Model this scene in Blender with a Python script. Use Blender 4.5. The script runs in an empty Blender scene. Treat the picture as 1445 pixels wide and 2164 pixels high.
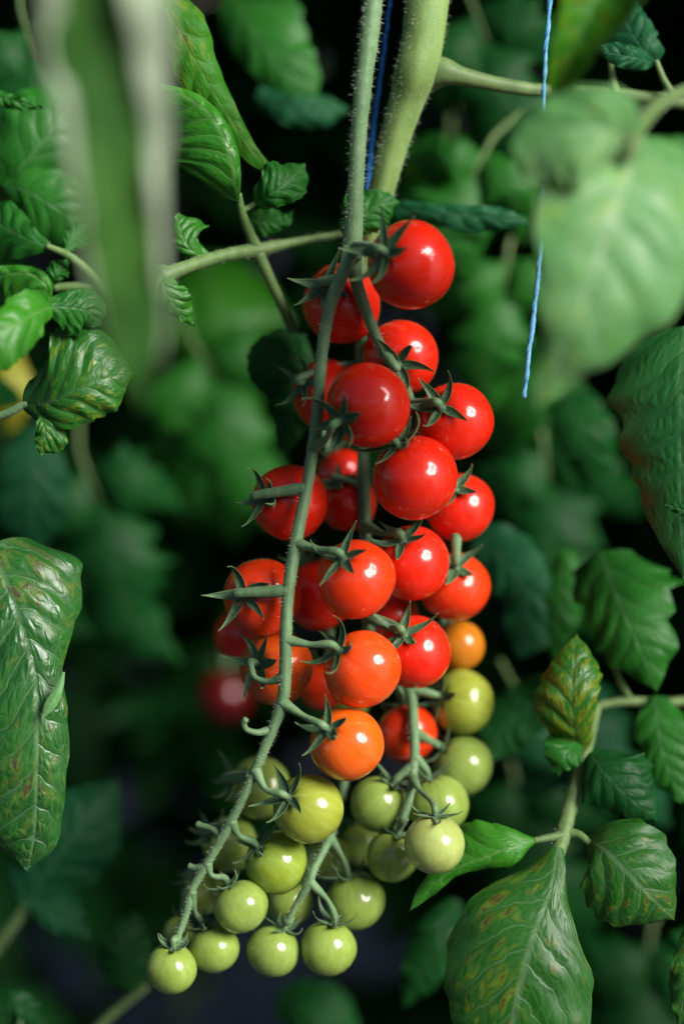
import bpy, math, random
import numpy as np
from mathutils import Vector, Matrix

# ------------------------------------------------------------------ camera, sky, sun, exposure
scene = bpy.context.scene
col = scene.collection
W_PX, H_PX = 1445, 2164
LENS, SENS = 85.0, 36.0
DIST = 0.902                                   # camera to the plane of focus
PITCH = math.radians(12)                       # camera looks slightly down
FOCUS = np.array([0.0, 0.0, 0.78])
FWD = np.array([0, math.cos(PITCH), -math.sin(PITCH)])
RGT = np.array([1.0, 0, 0])
UPV = np.array([0, math.sin(PITCH), math.cos(PITCH)])
CAM = FOCUS - FWD * DIST
K = SENS / LENS / H_PX                         # metres per pixel per metre of distance

cd = bpy.data.cameras.new('camera')
cam = bpy.data.objects.new('camera', cd)
col.objects.link(cam)
cam.location = CAM
cam.rotation_euler = (math.pi / 2 - PITCH, 0, 0)
cd.sensor_fit = 'VERTICAL'
cd.sensor_height = SENS
cd.sensor_width = 24.0
cd.lens = LENS
cd.clip_start = 0.05
cd.clip_end = 500
cd.dof.use_dof = True
cd.dof.focus_distance = DIST + 0.002
cd.dof.aperture_fstop = 2.2
scene.camera = cam

SUN_AZ, SUN_EL = math.radians(51), math.radians(33)      # to the right of and behind the camera
TO_SUN = Vector((math.cos(SUN_EL) * math.sin(SUN_AZ), -math.cos(SUN_EL) * math.cos(SUN_AZ), math.sin(SUN_EL)))
world = bpy.data.worlds.new('World')
scene.world = world
world.use_nodes = True
wn = world.node_tree
wn.nodes.clear()
sky = wn.nodes.new('ShaderNodeTexSky')
sky.sky_type = 'NISHITA'
sky.sun_disc = False
sky.sun_elevation = SUN_EL
sky.sun_rotation = math.atan2(TO_SUN.x, TO_SUN.y)
sky.air_density = 1.0
sky.dust_density = 1.0
sky.ozone_density = 1.0
bg = wn.nodes.new('ShaderNodeBackground')
bg.inputs['Strength'].default_value = 0.05
wo = wn.nodes.new('ShaderNodeOutputWorld')
wn.links.new(sky.outputs[0], bg.inputs[0])
wn.links.new(bg.outputs[0], wo.inputs[0])

sd = bpy.data.lights.new('sun', 'SUN')
sd.energy = 5.0
sd.angle = math.radians(32)
sd.color = (1.0, 0.96, 0.9)
sun = bpy.data.objects.new('sun', sd)
col.objects.link(sun)
sun.rotation_euler = TO_SUN.to_track_quat('Z', 'Y').to_euler()
sun.location = (2, -3, 3)

scene.view_settings.view_transform = 'Standard'
scene.view_settings.look = 'None'
scene.view_settings.gamma = 1
scene.view_settings.use_curve_mapping = False
scene.view_settings.exposure = 1.02
scene.render.engine = 'CYCLES'
scene.cycles.max_bounces = 6
scene.cycles.use_denoising = True

# ------------------------------------------------------------------ helpers
def at(px, py, d=0.0):
    """point seen at a pixel of the photograph, d metres behind the plane of focus"""
    z = DIST + d
    return CAM + FWD * z + RGT * ((px - W_PX / 2) * K * z) + UPV * ((H_PX / 2 - py) * K * z)

def mpp(d):
    return K * (DIST + d)

def unit(v):
    v = np.asarray(v, float)
    return v / (np.linalg.norm(v, axis=-1, keepdims=True) + 1e-12)

def catmull(pts, n):
    """n+1 points through the given ones, even in arc length"""
    P = np.asarray(pts, float)
    if P.ndim == 1:
        P = P[:, None]
    if len(P) == 2:
        t = np.linspace(0, 1, n + 1)[:, None]
        return P[0] * (1 - t) + P[1] * t
    Q = np.vstack([2 * P[0] - P[1], P, 2 * P[-1] - P[-2]])
    out = []
    for i in range(len(P) - 1):
        a, b, c, e = Q[i], Q[i + 1], Q[i + 2], Q[i + 3]
        t = np.linspace(0, 1, 24, endpoint=False)[:, None]
        out.append(0.5 * (2 * b + (c - a) * t + (2 * a - 5 * b + 4 * c - e) * t ** 2 + (3 * b - a - 3 * c + e) * t ** 3))
    D_ = np.vstack(out + [P[-1:]])
    s = np.concatenate([[0], np.cumsum(np.linalg.norm(np.diff(D_, axis=0), axis=1))])
    q = np.linspace(0, s[-1], n + 1)
    return np.stack([np.interp(q, s, D_[:, k]) for k in range(D_.shape[1])], 1)

def prof(vals, t):
    """smooth curve through values at even stations"""
    v = np.asarray(vals, float)
    if v.ndim == 0 or len(v) == 1:
        return np.full(len(t), float(v.ravel()[0]))
    x = np.linspace(0, 1, len(v))
    m = np.gradient(v, x)
    i = np.clip(np.searchsorted(x, t, side='right') - 1, 0, len(v) - 2)
    h = x[1] - x[0]
    u = (t - x[i]) / h
    return (v[i] * (1 + 2 * u) * (1 - u) ** 2 + m[i] * h * u * (1 - u) ** 2 + v[i + 1] * u * u * (3 - 2 * u) + m[i + 1] * h * u * u * (u - 1))

def rprof(path, radii, t):
    """radius along a path: one radius per path point where the counts agree"""
    r = np.asarray(radii, float)
    if len(r) != len(path):
        return prof(r, t)
    P = np.asarray(path, float)
    x = np.concatenate([[0], np.cumsum(np.linalg.norm(np.diff(P, axis=0), axis=1))])
    q = np.interp(np.clip(t[:, None] + np.linspace(-.025, .025, 7)[None, :], 0, 1), x / x[-1], r)
    return q.mean(1)

def link_mesh(name, verts, faces, mat, parent=None, smooth=True, uvs=None):
    me = bpy.data.meshes.new(name)
    V = np.asarray(verts, float)
    if parent is not None:
        V = V - np.array(world_loc(parent))
    me.from_pydata(V.tolist(), [], [list(map(int, f)) for f in faces])
    if smooth:
        me.polygons.foreach_set('use_smooth', [True] * len(me.polygons))
    if uvs:
        for nm, data in uvs.items():
            lay = me.uv_layers.new(name=nm)
            lay.data.foreach_set('uv', np.asarray(data, np.float32).ravel())
    me.materials.append(mat)
    me.update()
    o = bpy.data.objects.new(name, me)
    col.objects.link(o)
    if parent is not None:
        o.parent = parent
    return o

LOC = {}
def world_loc(o):
    return LOC.get(o.name, (0, 0, 0))

def tag(o, label=None, cat=None, group=None, kind=None):
    if label: o['label'] = label
    if cat: o['category'] = cat
    if group: o['group'] = group
    if kind: o['kind'] = kind
    return o

def thing(name, loc, label, cat, group=None):
    o = bpy.data.objects.new(name, None)
    col.objects.link(o)
    o.location = tuple(loc)
    o.empty_display_size = 0.01
    LOC[o.name] = tuple(loc)
    return tag(o, label, cat, group)

def tube(path, radii, seg=14, n=None, rough=0.0, seed=0, squash=1.0):
    """verts, faces of a rounded stalk through world points"""
    rng = np.random.RandomState(seed)
    n = n or max(12, 8 * len(path))
    C = catmull(path, n)
    t = np.linspace(0, 1, n + 1)
    R = rprof(path, radii, t)
    if rough:
        R = R * (1 + rough * np.interp(t, np.linspace(0, 1, n // 2 + 2), rng.uniform(-1, 1, n // 2 + 2)))
    T = unit(np.gradient(C, axis=0))
    ref = np.array([0.3, -0.9, 0.1])
    N0 = unit(np.cross(T[0], ref))
    V = []
    Nn = N0
    rid = 1 + 0.025 * np.cos(5 * np.linspace(0, 2 * math.pi, seg, endpoint=False))
    for i in range(n + 1):
        Nn = unit(Nn - T[i] * np.dot(Nn, T[i]))
        B = np.cross(T[i], Nn)
        a = np.linspace(0, 2 * math.pi, seg, endpoint=False)
        V.append(C[i] + (R[i] * rid)[:, None] * (np.cos(a)[:, None] * Nn + np.sin(a)[:, None] * B))
    V = np.vstack(V)
    F = []
    for i in range(n):
        for j in range(seg):
            k = (j + 1) % seg
            F.append((i * seg + j, i * seg + k, (i + 1) * seg + k, (i + 1) * seg + j))
    nv = len(V)
    V = np.vstack([V, C[0] - T[0] * R[0] * 0.5, C[-1] + T[-1] * R[-1] * 0.5])
    for j in range(seg):
        k = (j + 1) % seg
        F.append((k, j, nv))
        F.append((n * seg + j, n * seg + k, nv + 1))
    return V, F

def pxpath(pts):
    return [at(*p) for p in pts]

def hairs(path, radii, count, length, seed, wid=0.00005):
    rng = np.random.RandomState(seed)
    C = catmull(path, 200)
    R = rprof(path, radii, np.linspace(0, 1, 201))
    T = unit(np.gradient(C, axis=0))
    V, F = [], []
    for q in range(count):
        i = rng.randint(0, 201)
        r = unit(rng.normal(size=3))
        nrm = unit(r - T[i] * np.dot(r, T[i]))
        b = C[i] + nrm * R[i] * 0.96
        dirv = unit(nrm + T[i] * rng.uniform(-.3, .5) + rng.normal(size=3) * .12)
        s = unit(np.cross(dirv, rng.normal(size=3))) * wid
        s2 = np.cross(dirv, s)
        L = length * rng.uniform(.4, 1.2)
        k = len(V)
        V += [b + s, b - s * .5 + s2 * .87, b - s * .5 - s2 * .87, b + dirv * L]
        F += [(k, k + 1, k + 3), (k + 1, k + 2, k + 3), (k + 2, k, k + 3)]
    return np.array(V), F

# ------------------------------------------------------------------ materials
class NT:
    def __init__(self, name):
        self.m = bpy.data.materials.new(name)
        self.m.use_nodes = True
        self.t = self.m.node_tree
        self.t.nodes.clear()
    def n(self, typ, ins=None, **kw):
        nd = self.t.nodes.new(typ)
        for k, v in kw.items():
            setattr(nd, k, v)
        for k, v in (ins or {}).items():
            s = nd.inputs[k]
            if isinstance(v, bpy.types.NodeSocket):
                self.t.links.new(v, s)
            else:
                s.default_value = v
        return nd
    def math(self, op, a, b=0.0, c=0.0, clamp=False):
        return self.n('ShaderNodeMath', {0: a, 1: b, 2: c}, operation=op, use_clamp=clamp).outputs[0]
    def ss(self, x, lo, hi, o0=0.0, o1=1.0):
        return self.n('ShaderNodeMapRange', {'Value': x, 'From Min': lo, 'From Max': hi, 'To Min': o0, 'To Max': o1}, interpolation_type='SMOOTHSTEP').outputs[0]
    def mix(self, f, a, b):
        nd = self.t.nodes.new('ShaderNodeMix')
        nd.data_type = 'RGBA'
        for i, v in ((0, f), (6, a), (7, b)):
            if isinstance(v, bpy.types.NodeSocket):
                self.t.links.new(v, nd.inputs[i])
            else:
                nd.inputs[i].default_value = v if i == 0 else (*v[:3], 1)
        return nd.outputs[2]
    def noise(self, vec, scale, detail=3.0, rough=0.55, dist=0.0):
        ins = {'Scale': scale, 'Detail': detail, 'Roughness': rough, 'Distortion': dist}
        if vec is not None: ins['Vector'] = vec
        return self.n('ShaderNodeTexNoise', ins).outputs[0]
    def out(self, sh):
        self.n('ShaderNodeOutputMaterial', {'Surface': sh})
        return self.m

def leaf_mat(name, c1, c2, yellow=0.0, spot=0.0, vein=(.16, .27, .1), rough=.42, transl=.18, under=(.075, .13, .055), spotc=(.045, .018, .010),
             yc=(.26, .30, .025), bump=1.0, cell=7.0, sheen=.0, veinf=.5, spec=.3):
    N = NT(name)
    uv1 = N.n('ShaderNodeUVMap', uv_map='vein').outputs[0]
    uv2 = N.n('ShaderNodeUVMap', uv_map='leaf').outputs[0]
    tc = N.n('ShaderNodeTexCoord').outputs['Object']
    wob = N.noise(tc, 120.0, 2.0)
    s1 = N.n('ShaderNodeSeparateXYZ', {0: uv1})
    c, av = s1.outputs[0], s1.outputs[1]
    cw = N.math('ADD', c, N.math('MULTIPLY', N.math('SUBTRACT', wob, .5), .55))
    x = N.math('MULTIPLY', N.math('ABSOLUTE', N.math('SUBTRACT', N.math('FRACT', cw), .5)), 2.0)
    lat = N.math('MULTIPLY', N.ss(x, .86, 1.0), N.ss(av, 1.05, .2))
    midr = N.ss(av, .07, .015)
    # small vein net
    vv = N.n('ShaderNodeCombineXYZ', {0: N.math('MULTIPLY', cw, 2.6), 1: N.math('MULTIPLY', av, cell), 2: N.n('ShaderNodeSeparateXYZ', {0: uv2}).outputs[1]}).outputs[0]
    vor = N.n('ShaderNodeTexVoronoi', {'Vector': vv, 'Scale': 1.0, 'Randomness': .9}, feature='DISTANCE_TO_EDGE').outputs['Distance']
    vf1 = N.n('ShaderNodeTexVoronoi', {'Vector': vv, 'Scale': 1.0, 'Randomness': .9}, feature='F1')
    net = N.ss(vor, .09, .0)
    veins = N.math('MAXIMUM', N.math('MAXIMUM', lat, midr), N.math('MULTIPLY', net, .28))
    big = N.noise(tc, 28.0, 3.0)
    fine = N.noise(tc, 900.0, 2.0)
    base = N.mix(N.ss(big, .35, .65), c1, c2)
    base = N.mix(N.ss(fine, .3, .75, 0, .35), base, tuple(v * 1.4 for v in c1))
    inter = N.math('MULTIPLY', N.ss(x, 1.0, .15), N.ss(vor, .0, .38))
    blot = N.noise(vv, .75, 2.0, .5, .3)
    patch = N.noise(tc, 22.0, 2.0)
    if yellow > 0:
        lv = N.math('ADD', N.math('MULTIPLY', blot, .6), N.math('MULTIPLY', patch, .4))
        yn = N.ss(lv, .60 - yellow * .18, .74 - yellow * .18)
        base = N.mix(N.math('MULTIPLY', N.math('MULTIPLY', yn, N.math('ADD', N.math('MULTIPLY', N.ss(x, .98, .45), .8), .15)), .85), base, yc)
    if spot > 0:
        lv = N.math('ADD', N.math('MULTIPLY', blot, .75), N.math('MULTIPLY', patch, .25))
        sn = N.math('MULTIPLY', N.ss(lv, .645 - spot * .07, .70 - spot * .07), N.ss(N.noise(tc, 260.0, 2.0), .38, .56))
        base = N.mix(N.math('MULTIPLY', N.math('MULTIPLY', sn, N.ss(x, .92, .6)), .8), base, spotc)
    base = N.mix(N.math('MULTIPLY', veins, veinf), base, vein)
    back = N.n('ShaderNodeNewGeometry').outputs['Backfacing']
    ub = N.mix(N.math('MULTIPLY', veins, .5), under, tuple(v * 1.35 for v in under))
    cc = N.mix(back, base, ub)
    h = N.math('ADD', N.math('MULTIPLY', inter, .75), N.math('MULTIPLY', N.math('SUBTRACT', 1.0, lat), .8))
    h = N.math('ADD', h, N.math('MULTIPLY', N.ss(av, .0, .09), .8))
    h = N.math('ADD', h, N.math('MULTIPLY', fine, .10))
    h = N.math('ADD', h, N.math('MULTIPLY', N.noise(tc, 260.0, 2.0), .3))
    bp = N.n('ShaderNodeBump', {'Strength': .24 * bump, 'Distance': .0009, 'Height': h}).outputs[0]
    rr = N.ss(N.noise(tc, 70.0, 2.0), .3, .7, rough - .07, rough + .1)
    p = N.n('ShaderNodeBsdfPrincipled', {'Base Color': cc, 'Roughness': rr, 'Normal': bp, 'Specular IOR Level': spec, 'Sheen Weight': sheen, 'Sheen Roughness': .4}).outputs[0]
    tcol = N.mix(.55, cc, (.09, .22, .008))
    tr = N.n('ShaderNodeBsdfTranslucent', {'Color': tcol, 'Normal': bp}).outputs[0]
    return N.out(N.n('ShaderNodeMixShader', {0: transl, 1: p, 2: tr}).outputs[0])

def fruit_mat():
    N = NT('tomato_skin')
    oi = N.n('ShaderNodeObjectInfo')
    tc = N.n('ShaderNodeTexCoord').outputs['Object']
    sp = N.n('ShaderNodeSeparateXYZ', {0: tc})
    rnd = oi.outputs['Random']
    off = N.math('MULTIPLY', rnd, 37.0)
    ang = N.n('ShaderNodeVectorMath', {0: tc, 1: N.n('ShaderNodeCombineXYZ', {0: off, 1: off, 2: off}).outputs[0]}, operation='ADD').outputs[0]
    # streaks running from stalk to tip
    rad = N.math('SQRT', N.math('ADD', N.math('ADD', N.math('MULTIPLY', sp.outputs[0], sp.outputs[0]), N.math('MULTIPLY', sp.outputs[1], sp.outputs[1])), .02))
    sv = N.n('ShaderNodeCombineXYZ', {0: N.math('DIVIDE', sp.outputs[0], rad), 1: N.math('DIVIDE', sp.outputs[1], rad), 2: N.math('ADD', N.math('MULTIPLY', sp.outputs[2], .35), off)}).outputs[0]
    st = N.noise(sv, 5.0, 4.0, .6)
    blotch = N.noise(ang, 1.6, 2.0)
    c = oi.outputs['Color']
    a = oi.outputs['Alpha']
    hs = N.n('ShaderNodeHueSaturation', {'Hue': .515, 'Saturation': .92, 'Value': 1.3, 'Color': c}).outputs[0]
    hd = N.n('ShaderNodeHueSaturation', {'Hue': .488, 'Saturation': 1.05, 'Value': .72, 'Color': c}).outputs[0]
    b = N.mix(N.math('MULTIPLY', N.ss(st, .42, .68), a), c, hs)
    b = N.mix(N.math('MULTIPLY', N.ss(st, .46, .25), a), b, hd)
    b = N.mix(N.math('MULTIPLY', N.ss(blotch, .42, .72, 0, .5), a), b, hs)
    b = N.mix(N.math('MULTIPLY', N.ss(blotch, .5, .28, 0, .5), a), b, hd)
    # a paler belly at the tip of unripe fruit
    b = N.mix(N.math('MULTIPLY', N.ss(sp.outputs[2], -.3, -1.0), N.math('MULTIPLY', a, .35)), b, hs)
    dots = N.n('ShaderNodeTexVoronoi', {'Vector': ang, 'Scale': 26.0}, feature='F1').outputs['Distance']
    dm = N.ss(dots, .16, .06)
    b = N.mix(N.math('MULTIPLY', dm, .05), b, (.8, .62, .35))
    h = N.math('ADD', N.math('MULTIPLY', N.noise(ang, 9.0, 3.0), .25), N.math('ADD', N.math('MULTIPLY', dm, .03), N.math('MULTIPLY', N.noise(ang, 90.0, 2.0), .02)))
    bp = N.n('ShaderNodeBump', {'Strength': .035, 'Distance': .12, 'Height': h}).outputs[0]
    p = N.n('ShaderNodeBsdfPrincipled', {'Base Color': b, 'Roughness': N.ss(N.noise(ang, 4.0, 2.0), .3, .7, .34, .44), 'Coat Weight': .75, 'Coat Roughness': .13, 'Normal': bp,
            'Specular IOR Level': .1, 'Subsurface Weight': .12, 'Subsurface Radius': (1.0, .35, .15), 'Subsurface Scale': .004,
            }).outputs[0]
    return N.out(p)

def stem_mat(name, c1, c2, sheen=.2, rough=.55, scale=300.0):
    N = NT(name)
    tc = N.n('ShaderNodeTexCoord').outputs['Object']
    sc = N.n('ShaderNodeMapping', {'Vector': tc, 'Scale': (1, 1, .12)}).outputs[0]
    f = N.noise(sc, scale, 3.0)
    g = N.noise(tc, 45.0, 3.0)
    b = N.mix(N.ss(f, .35, .68), c1, c2)
    b = N.mix(N.ss(g, .4, .7, 0, .5), b, tuple(v * .72 for v in c1))
    fine = N.noise(tc, 1800.0, 2.0)
    b = N.mix(N.ss(fine, .55, .75, 0, .45), b, tuple(min(1, v * 1.7) for v in c2))
    h = N.math('ADD', N.math('MULTIPLY', f, .6), N.math('MULTIPLY', fine, .5))
    bp = N.n('ShaderNodeBump', {'Strength': .5, 'Distance': .0006, 'Height': h}).outputs[0]
    p = N.n('ShaderNodeBsdfPrincipled', {'Base Color': b, 'Roughness': rough, 'Normal': bp, 'Sheen Weight': sheen, 'Sheen Roughness': .35,
            'Sheen Tint': (.9, 1, .8, 1), 'Specular IOR Level': .35, 'Subsurface Weight': .08, 'Subsurface Radius': (.5, 1, .3), 'Subsurface Scale': .002}).outputs[0]
    return N.out(p)

def sepal_mat():
    N = NT('sepal_green')
    uv = N.n('ShaderNodeSeparateXYZ', {0: N.n('ShaderNodeUVMap', uv_map='leaf').outputs[0]})
    tc = N.n('ShaderNodeTexCoord').outputs['Object']
    f = N.noise(tc, 900.0, 3.0)
    b = N.mix(N.ss(f, .35, .65), (.026, .062, .030), (.055, .11, .048))
    b = N.mix(N.ss(uv.outputs[1], .55, 1.0, 0, .7), b, (.09, .17, .05))
    b = N.mix(N.ss(uv.outputs[0], .6, .95, 0, .8), b, (.10, .17, .045))
    b = N.mix(N.ss(uv.outputs[0], .93, .99), b, (.34, .26, .20))
    bp = N.n('ShaderNodeBump', {'Strength': .5, 'Distance': .0005, 'Height': f}).outputs[0]
    return N.out(N.n('ShaderNodeBsdfPrincipled', {'Base Color': b, 'Roughness': .5, 'Normal': bp, 'Sheen Weight': .2, 'Sheen Roughness': .3, 'Specular IOR Level': .35}).outputs[0])

def plain_mat(name, c1, c2, scale, rough=.8, bump=.3, dist=.004):
    N = NT(name)
    tc = N.n('ShaderNodeTexCoord').outputs['Object']
    f = N.noise(tc, scale, 5.0, .65)
    b = N.mix(N.ss(f, .3, .7), c1, c2)
    bp = N.n('ShaderNodeBump', {'Strength': bump, 'Distance': dist, 'Height': N.noise(tc, scale * 3, 4.0)}).outputs[0]
    return N.out(N.n('ShaderNodeBsdfPrincipled', {'Base Color': b, 'Roughness': rough, 'Normal': bp}).outputs[0])

M = {}
M['fruit'] = fruit_mat()
M['truss'] = stem_mat('truss_green', (.082, .158, .068), (.125, .210, .095), sheen=.14)
M['stem'] = stem_mat('stem_green', (.115, .195, .048), (.165, .25, .075), sheen=.15, scale=220.0)
M['petiole'] = stem_mat('petiole_green', (.07, .135, .035), (.115, .18, .055))
M['side'] = stem_mat('side_branch_green', (.075, .13, .04), (.11, .17, .055), sheen=.15)
M['sepal'] = sepal_mat()
M['hair'] = plain_mat('hair_white', (.4, .45, .32), (.5, .52, .4), 200.0, .5, 0)
M['twine'] = plain_mat('blue_twine', (.010, .15, .52), (.02, .22, .66), 700.0, .45, .4, .0004)
M['twine_pale'] = plain_mat('pale_blue_twine', (.02, .17, .34), (.10, .30, .44), 700.0, .45, .4, .0004)
M['fresh'] = leaf_mat('leaf_fresh', (.013, .105, .004), (.026, .150, .006), vein=(.10, .20, .06))
M['mid'] = leaf_mat('leaf_mid', (.008, .074, .007), (.015, .105, .009), vein=(.055, .13, .05), spec=.15)
M['crinkled'] = leaf_mat('leaf_crinkled', (.009, .078, .014), (.015, .105, .018), vein=(.04, .12, .04), rough=.36, bump=1.6, spec=.38)
M['dark'] = leaf_mat('leaf_dark_and_shade', (.004, .042, .008), (.007, .058, .010), vein=(.03, .085, .03), rough=.42, spec=.1)  # darker leaf green; on background foliage it also paints in the shade
M['teal'] = leaf_mat('leaf_teal', (.006, .056, .020), (.011, .078, .027), vein=(.05, .12, .06), rough=.45, spec=.1)
M['spotted'] = leaf_mat('leaf_spotted', (.009, .062, .006), (.015, .088, .008), yellow=.48, spot=.72, vein=(.085, .16, .07), rough=.4, veinf=.6, yc=(.10, .15, .008))
M['blotched'] = leaf_mat('leaf_blotched', (.010, .080, .005), (.018, .105, .007), yellow=.85, spot=.3, vein=(.04, .10, .03), bump=1.1, yc=(.14, .17, .008))
M['flecked'] = leaf_mat('leaf_flecked', (.009, .072, .006), (.016, .10, .008), yellow=.55, spot=.3, vein=(.05, .13, .04), bump=1.1, yc=(.12, .18, .01))
M['yellowing'] = leaf_mat('leaf_yellowing', (.012, .085, .004), (.022, .115, .006), yellow=.6, spot=.3, vein=(.06, .14, .03), yc=(.085, .14, .006), rough=.5, spec=.1)
M['wrinkled'] = leaf_mat('leaf_wrinkled', (.010, .068, .010), (.019, .102, .015), yellow=.65, spot=.85, vein=(.09, .17, .08), rough=.34, veinf=.6, bump=1.9, spec=.42, spotc=(.05, .030, .022), yc=(.085, .14, .02), cell=6.0)
M['pale'] = leaf_mat('leaf_pale', (.055, .19, .045), (.13, .27, .095), yellow=.35, vein=(.26, .38, .22), yc=(.20, .33, .03), rough=.45, transl=.22, under=(.15, .21, .11), sheen=.15)
M['silver'] = leaf_mat('leaf_silver', (.012, .055, .006), (.034, .105, .012), vein=(.04, .10, .018), under=(.20, .25, .165), rough=.55, spec=.12, transl=.15, sheen=.3)
M['yellow'] = leaf_mat('leaf_yellow', (.19, .19, .01), (.23, .23, .02), vein=(.3, .34, .06))

# ------------------------------------------------------------------ leaflets
def leaflet_geo(mid, L, R, aL=(8, 35), aR=(8, 35), n=6, slope=.85, quilt=.0013, wave=.0015, teeth=.05, nt=8, sweep=(.1, .35), seed=0, nu=80, nv=16, flip=False, roll=None, roll2=None):
    rng = np.random.RandomState(seed * 7 + 3)
    P3 = catmull([at(*p) for p in mid], nu)
    t = np.linspace(0, 1, nu + 1)
    dep = (P3 - CAM) @ FWD
    T = unit(np.gradient(P3, axis=0))
    Vv = unit(CAM - P3)
    S = unit(np.cross(Vv, T))
    Nn = np.cross(T, S)
    length = np.linalg.norm(np.diff(P3, axis=0), axis=1).sum()
    vs = np.linspace(0, 1, nv + 1)
    def side(wid, ang, sgn):
        w = np.clip(prof(wid, t), 0, None) * K * dep
        ph = rng.uniform(0, 6.28, 4)
        tt = nt * t + .25 * np.sin(5 * t + ph[0])
        saw = (tt % 1.0)
        tooth = np.where(saw < .7, saw / .7, (1 - saw) / .3)
        w = w * (1 + teeth * (tooth - .5) * 1.6 + teeth * .6 * np.sin(t * 9 + ph[1]))
        ang = [ang] if not isinstance(ang[0], (list, tuple)) else ang
        a0 = np.radians(prof([q[0] for q in ang], t))
        a1 = np.radians(prof([q[1] for q in ang], t))
        if roll:
            rb, rt = roll if sgn > 0 else (roll2 or roll)
            r0 = (rb[0] + (rt[0] - rb[0]) * t)[:, None]; r1 = (rb[1] + (rt[1] - rb[1]) * t)[:, None]
            e_ = np.clip((vs[None, :] - r0) / (r1 - r0), 0, 1)
            ramp = e_ * e_ * (3 - 2 * e_)
        else:
            ramp = np.repeat(vs[None, :] ** 1.4, nu + 1, 0)
        phi = a0[:, None] + (a1 - a0)[:, None] * ramp
        x = np.concatenate([np.zeros((nu + 1, 1)), np.cumsum((np.cos(phi[:, 1:]) + np.cos(phi[:, :-1])) / 2, 1)], 1) / nv
        y = np.concatenate([np.zeros((nu + 1, 1)), np.cumsum((np.sin(phi[:, 1:]) + np.sin(phi[:, :-1])) / 2, 1)], 1) / nv
        mx = x.max(1, keepdims=True)
        x = x / mx; y = y / mx
        sw = (sweep[0] + (sweep[1] - sweep[0]) * t)[:, None]
        c = n * (t[:, None] * 1.0 - slope * vs[None, :] * (w / length)[:, None] * 1.0) + (0.0 if sgn > 0 else .42) + .16 * np.sin(7 * t + ph[1])[:, None] + .12 * vs[None, :] * np.sin(11 * t + ph[2])[:, None] + .10 * np.sin(5 * vs[None, :] + 9 * t[:, None] + ph[0])
        puff = (1 - np.abs((c % 1.0) - .5) * 2)
        puff = np.sin(np.clip(puff, 0, 1) * math.pi / 2) ** .8 * .6
        env = np.sin(np.clip(vs, 0, 1) * math.pi * .86 + .25)[None, :] * np.clip(w / (w.max() + 1e-9), 0, 1)[:, None]
        sub = np.sin(vs[None, :] * 11 + 5 * np.sin(c * 2.1)) * .14
        h = quilt * (puff + sub * puff) * env
        h = h + wave * (vs[None, :] ** 2) * np.sin(2 * math.pi * (2.3 * t[:, None] + ph[2])) * (np.clip(w / (w.max() + 1e-9), 0, 1))[:, None]
        h = h + wave * .5 * (vs[None, :] ** 2) * np.sin(2 * math.pi * (5.1 * t[:, None] + ph[3]))
        pos = P3[:, None, :] + sgn * S[:, None, :] * (w[:, None] * x)[..., None] + T[:, None, :] * (w[:, None] * np.abs(x) * sw)[..., None] \
            + Nn[:, None, :] * (h - w[:, None] * y)[..., None]
        return pos, c
    pl, cl = side(L, aL, 1)
    pr, cr = side(R, aR, -1)
    pos = np.concatenate([pr[:, :0:-1], pl], 1)                       # nu+1, 2nv+1, 3
    m = 2 * nv + 1
    V = pos.reshape(-1, 3)
    F, uv1, uv2 = [], [], []
    vv = np.concatenate([-vs[:0:-1], vs])
    for i in range(nu):
        for j in range(2 * nv):
            q = [(i, j), (i + 1, j), (i + 1, j + 1), (i, j + 1)]
            if flip:
                q = q[::-1]
            F.append([a * m + b for a, b in q])
            left = j >= nv
            for a, b in q:
                uv1.append((cl[a, b - nv] if left else cr[a, nv - b], abs(vv[b])))
                uv2.append((t[a], vv[b] * .5 + .5 + seed))
    return V, F, uv1, uv2

def leaflet(parent, mat, mid, L, R, name='leaflet', label=None, **kw):
    V, F, u1, u2 = leaflet_geo(mid, L, R, **kw)
    o = link_mesh(name, V, F, M[mat], parent, uvs={'vein': u1, 'leaf': u2})
    if label: o['label'] = label
    return o

def petiole(parent, pts, radii, mat='petiole', name='petiole', seed=1, hair=0):
    w = pxpath(pts)
    dm = np.mean([p[2] if len(p) > 2 else 0 for p in pts])
    r = [q * mpp(dm) for q in radii]
    V, F = tube(w, r, seg=14, n=10 * len(pts), rough=.05, seed=seed)
    o = link_mesh(name, V, F, M[mat], parent)
    if hair:
        hv, hf = hairs(w, r, hair, .0013, seed)
        h = link_mesh('fine_hair', hv, hf, M['hair'], parent, smooth=False)
        h['kind'] = 'stuff'
    return o

LEAVES = 'tomato leaves round the hanging truss'

# ------------------------------------------------------------------ setting: ground and far foliage
gm = plain_mat('ground_fabric', (.012, .012, .024), (.036, .030, .055), 9.0, .7, .4, .01)
N_ = 40
gv, gf = [], []
for i in range(N_ + 1):
    for j in range(N_ + 1):
        x = -1 + 2 * i / N_; y = -1 + 2 * j / N_
        x = math.copysign(abs(x) ** 3, x) * 120; y = math.copysign(abs(y) ** 3, y) * 120
        gv.append((x, y, .012 * math.sin(x * 3.1) * math.sin(y * 2.3)))
for i in range(N_):
    for j in range(N_):
        a = i * (N_ + 1) + j
        gf.append((a, a + N_ + 1, a + N_ + 2, a + 1))
tag(link_mesh('ground', gv, gf, gm), kind='structure')

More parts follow.
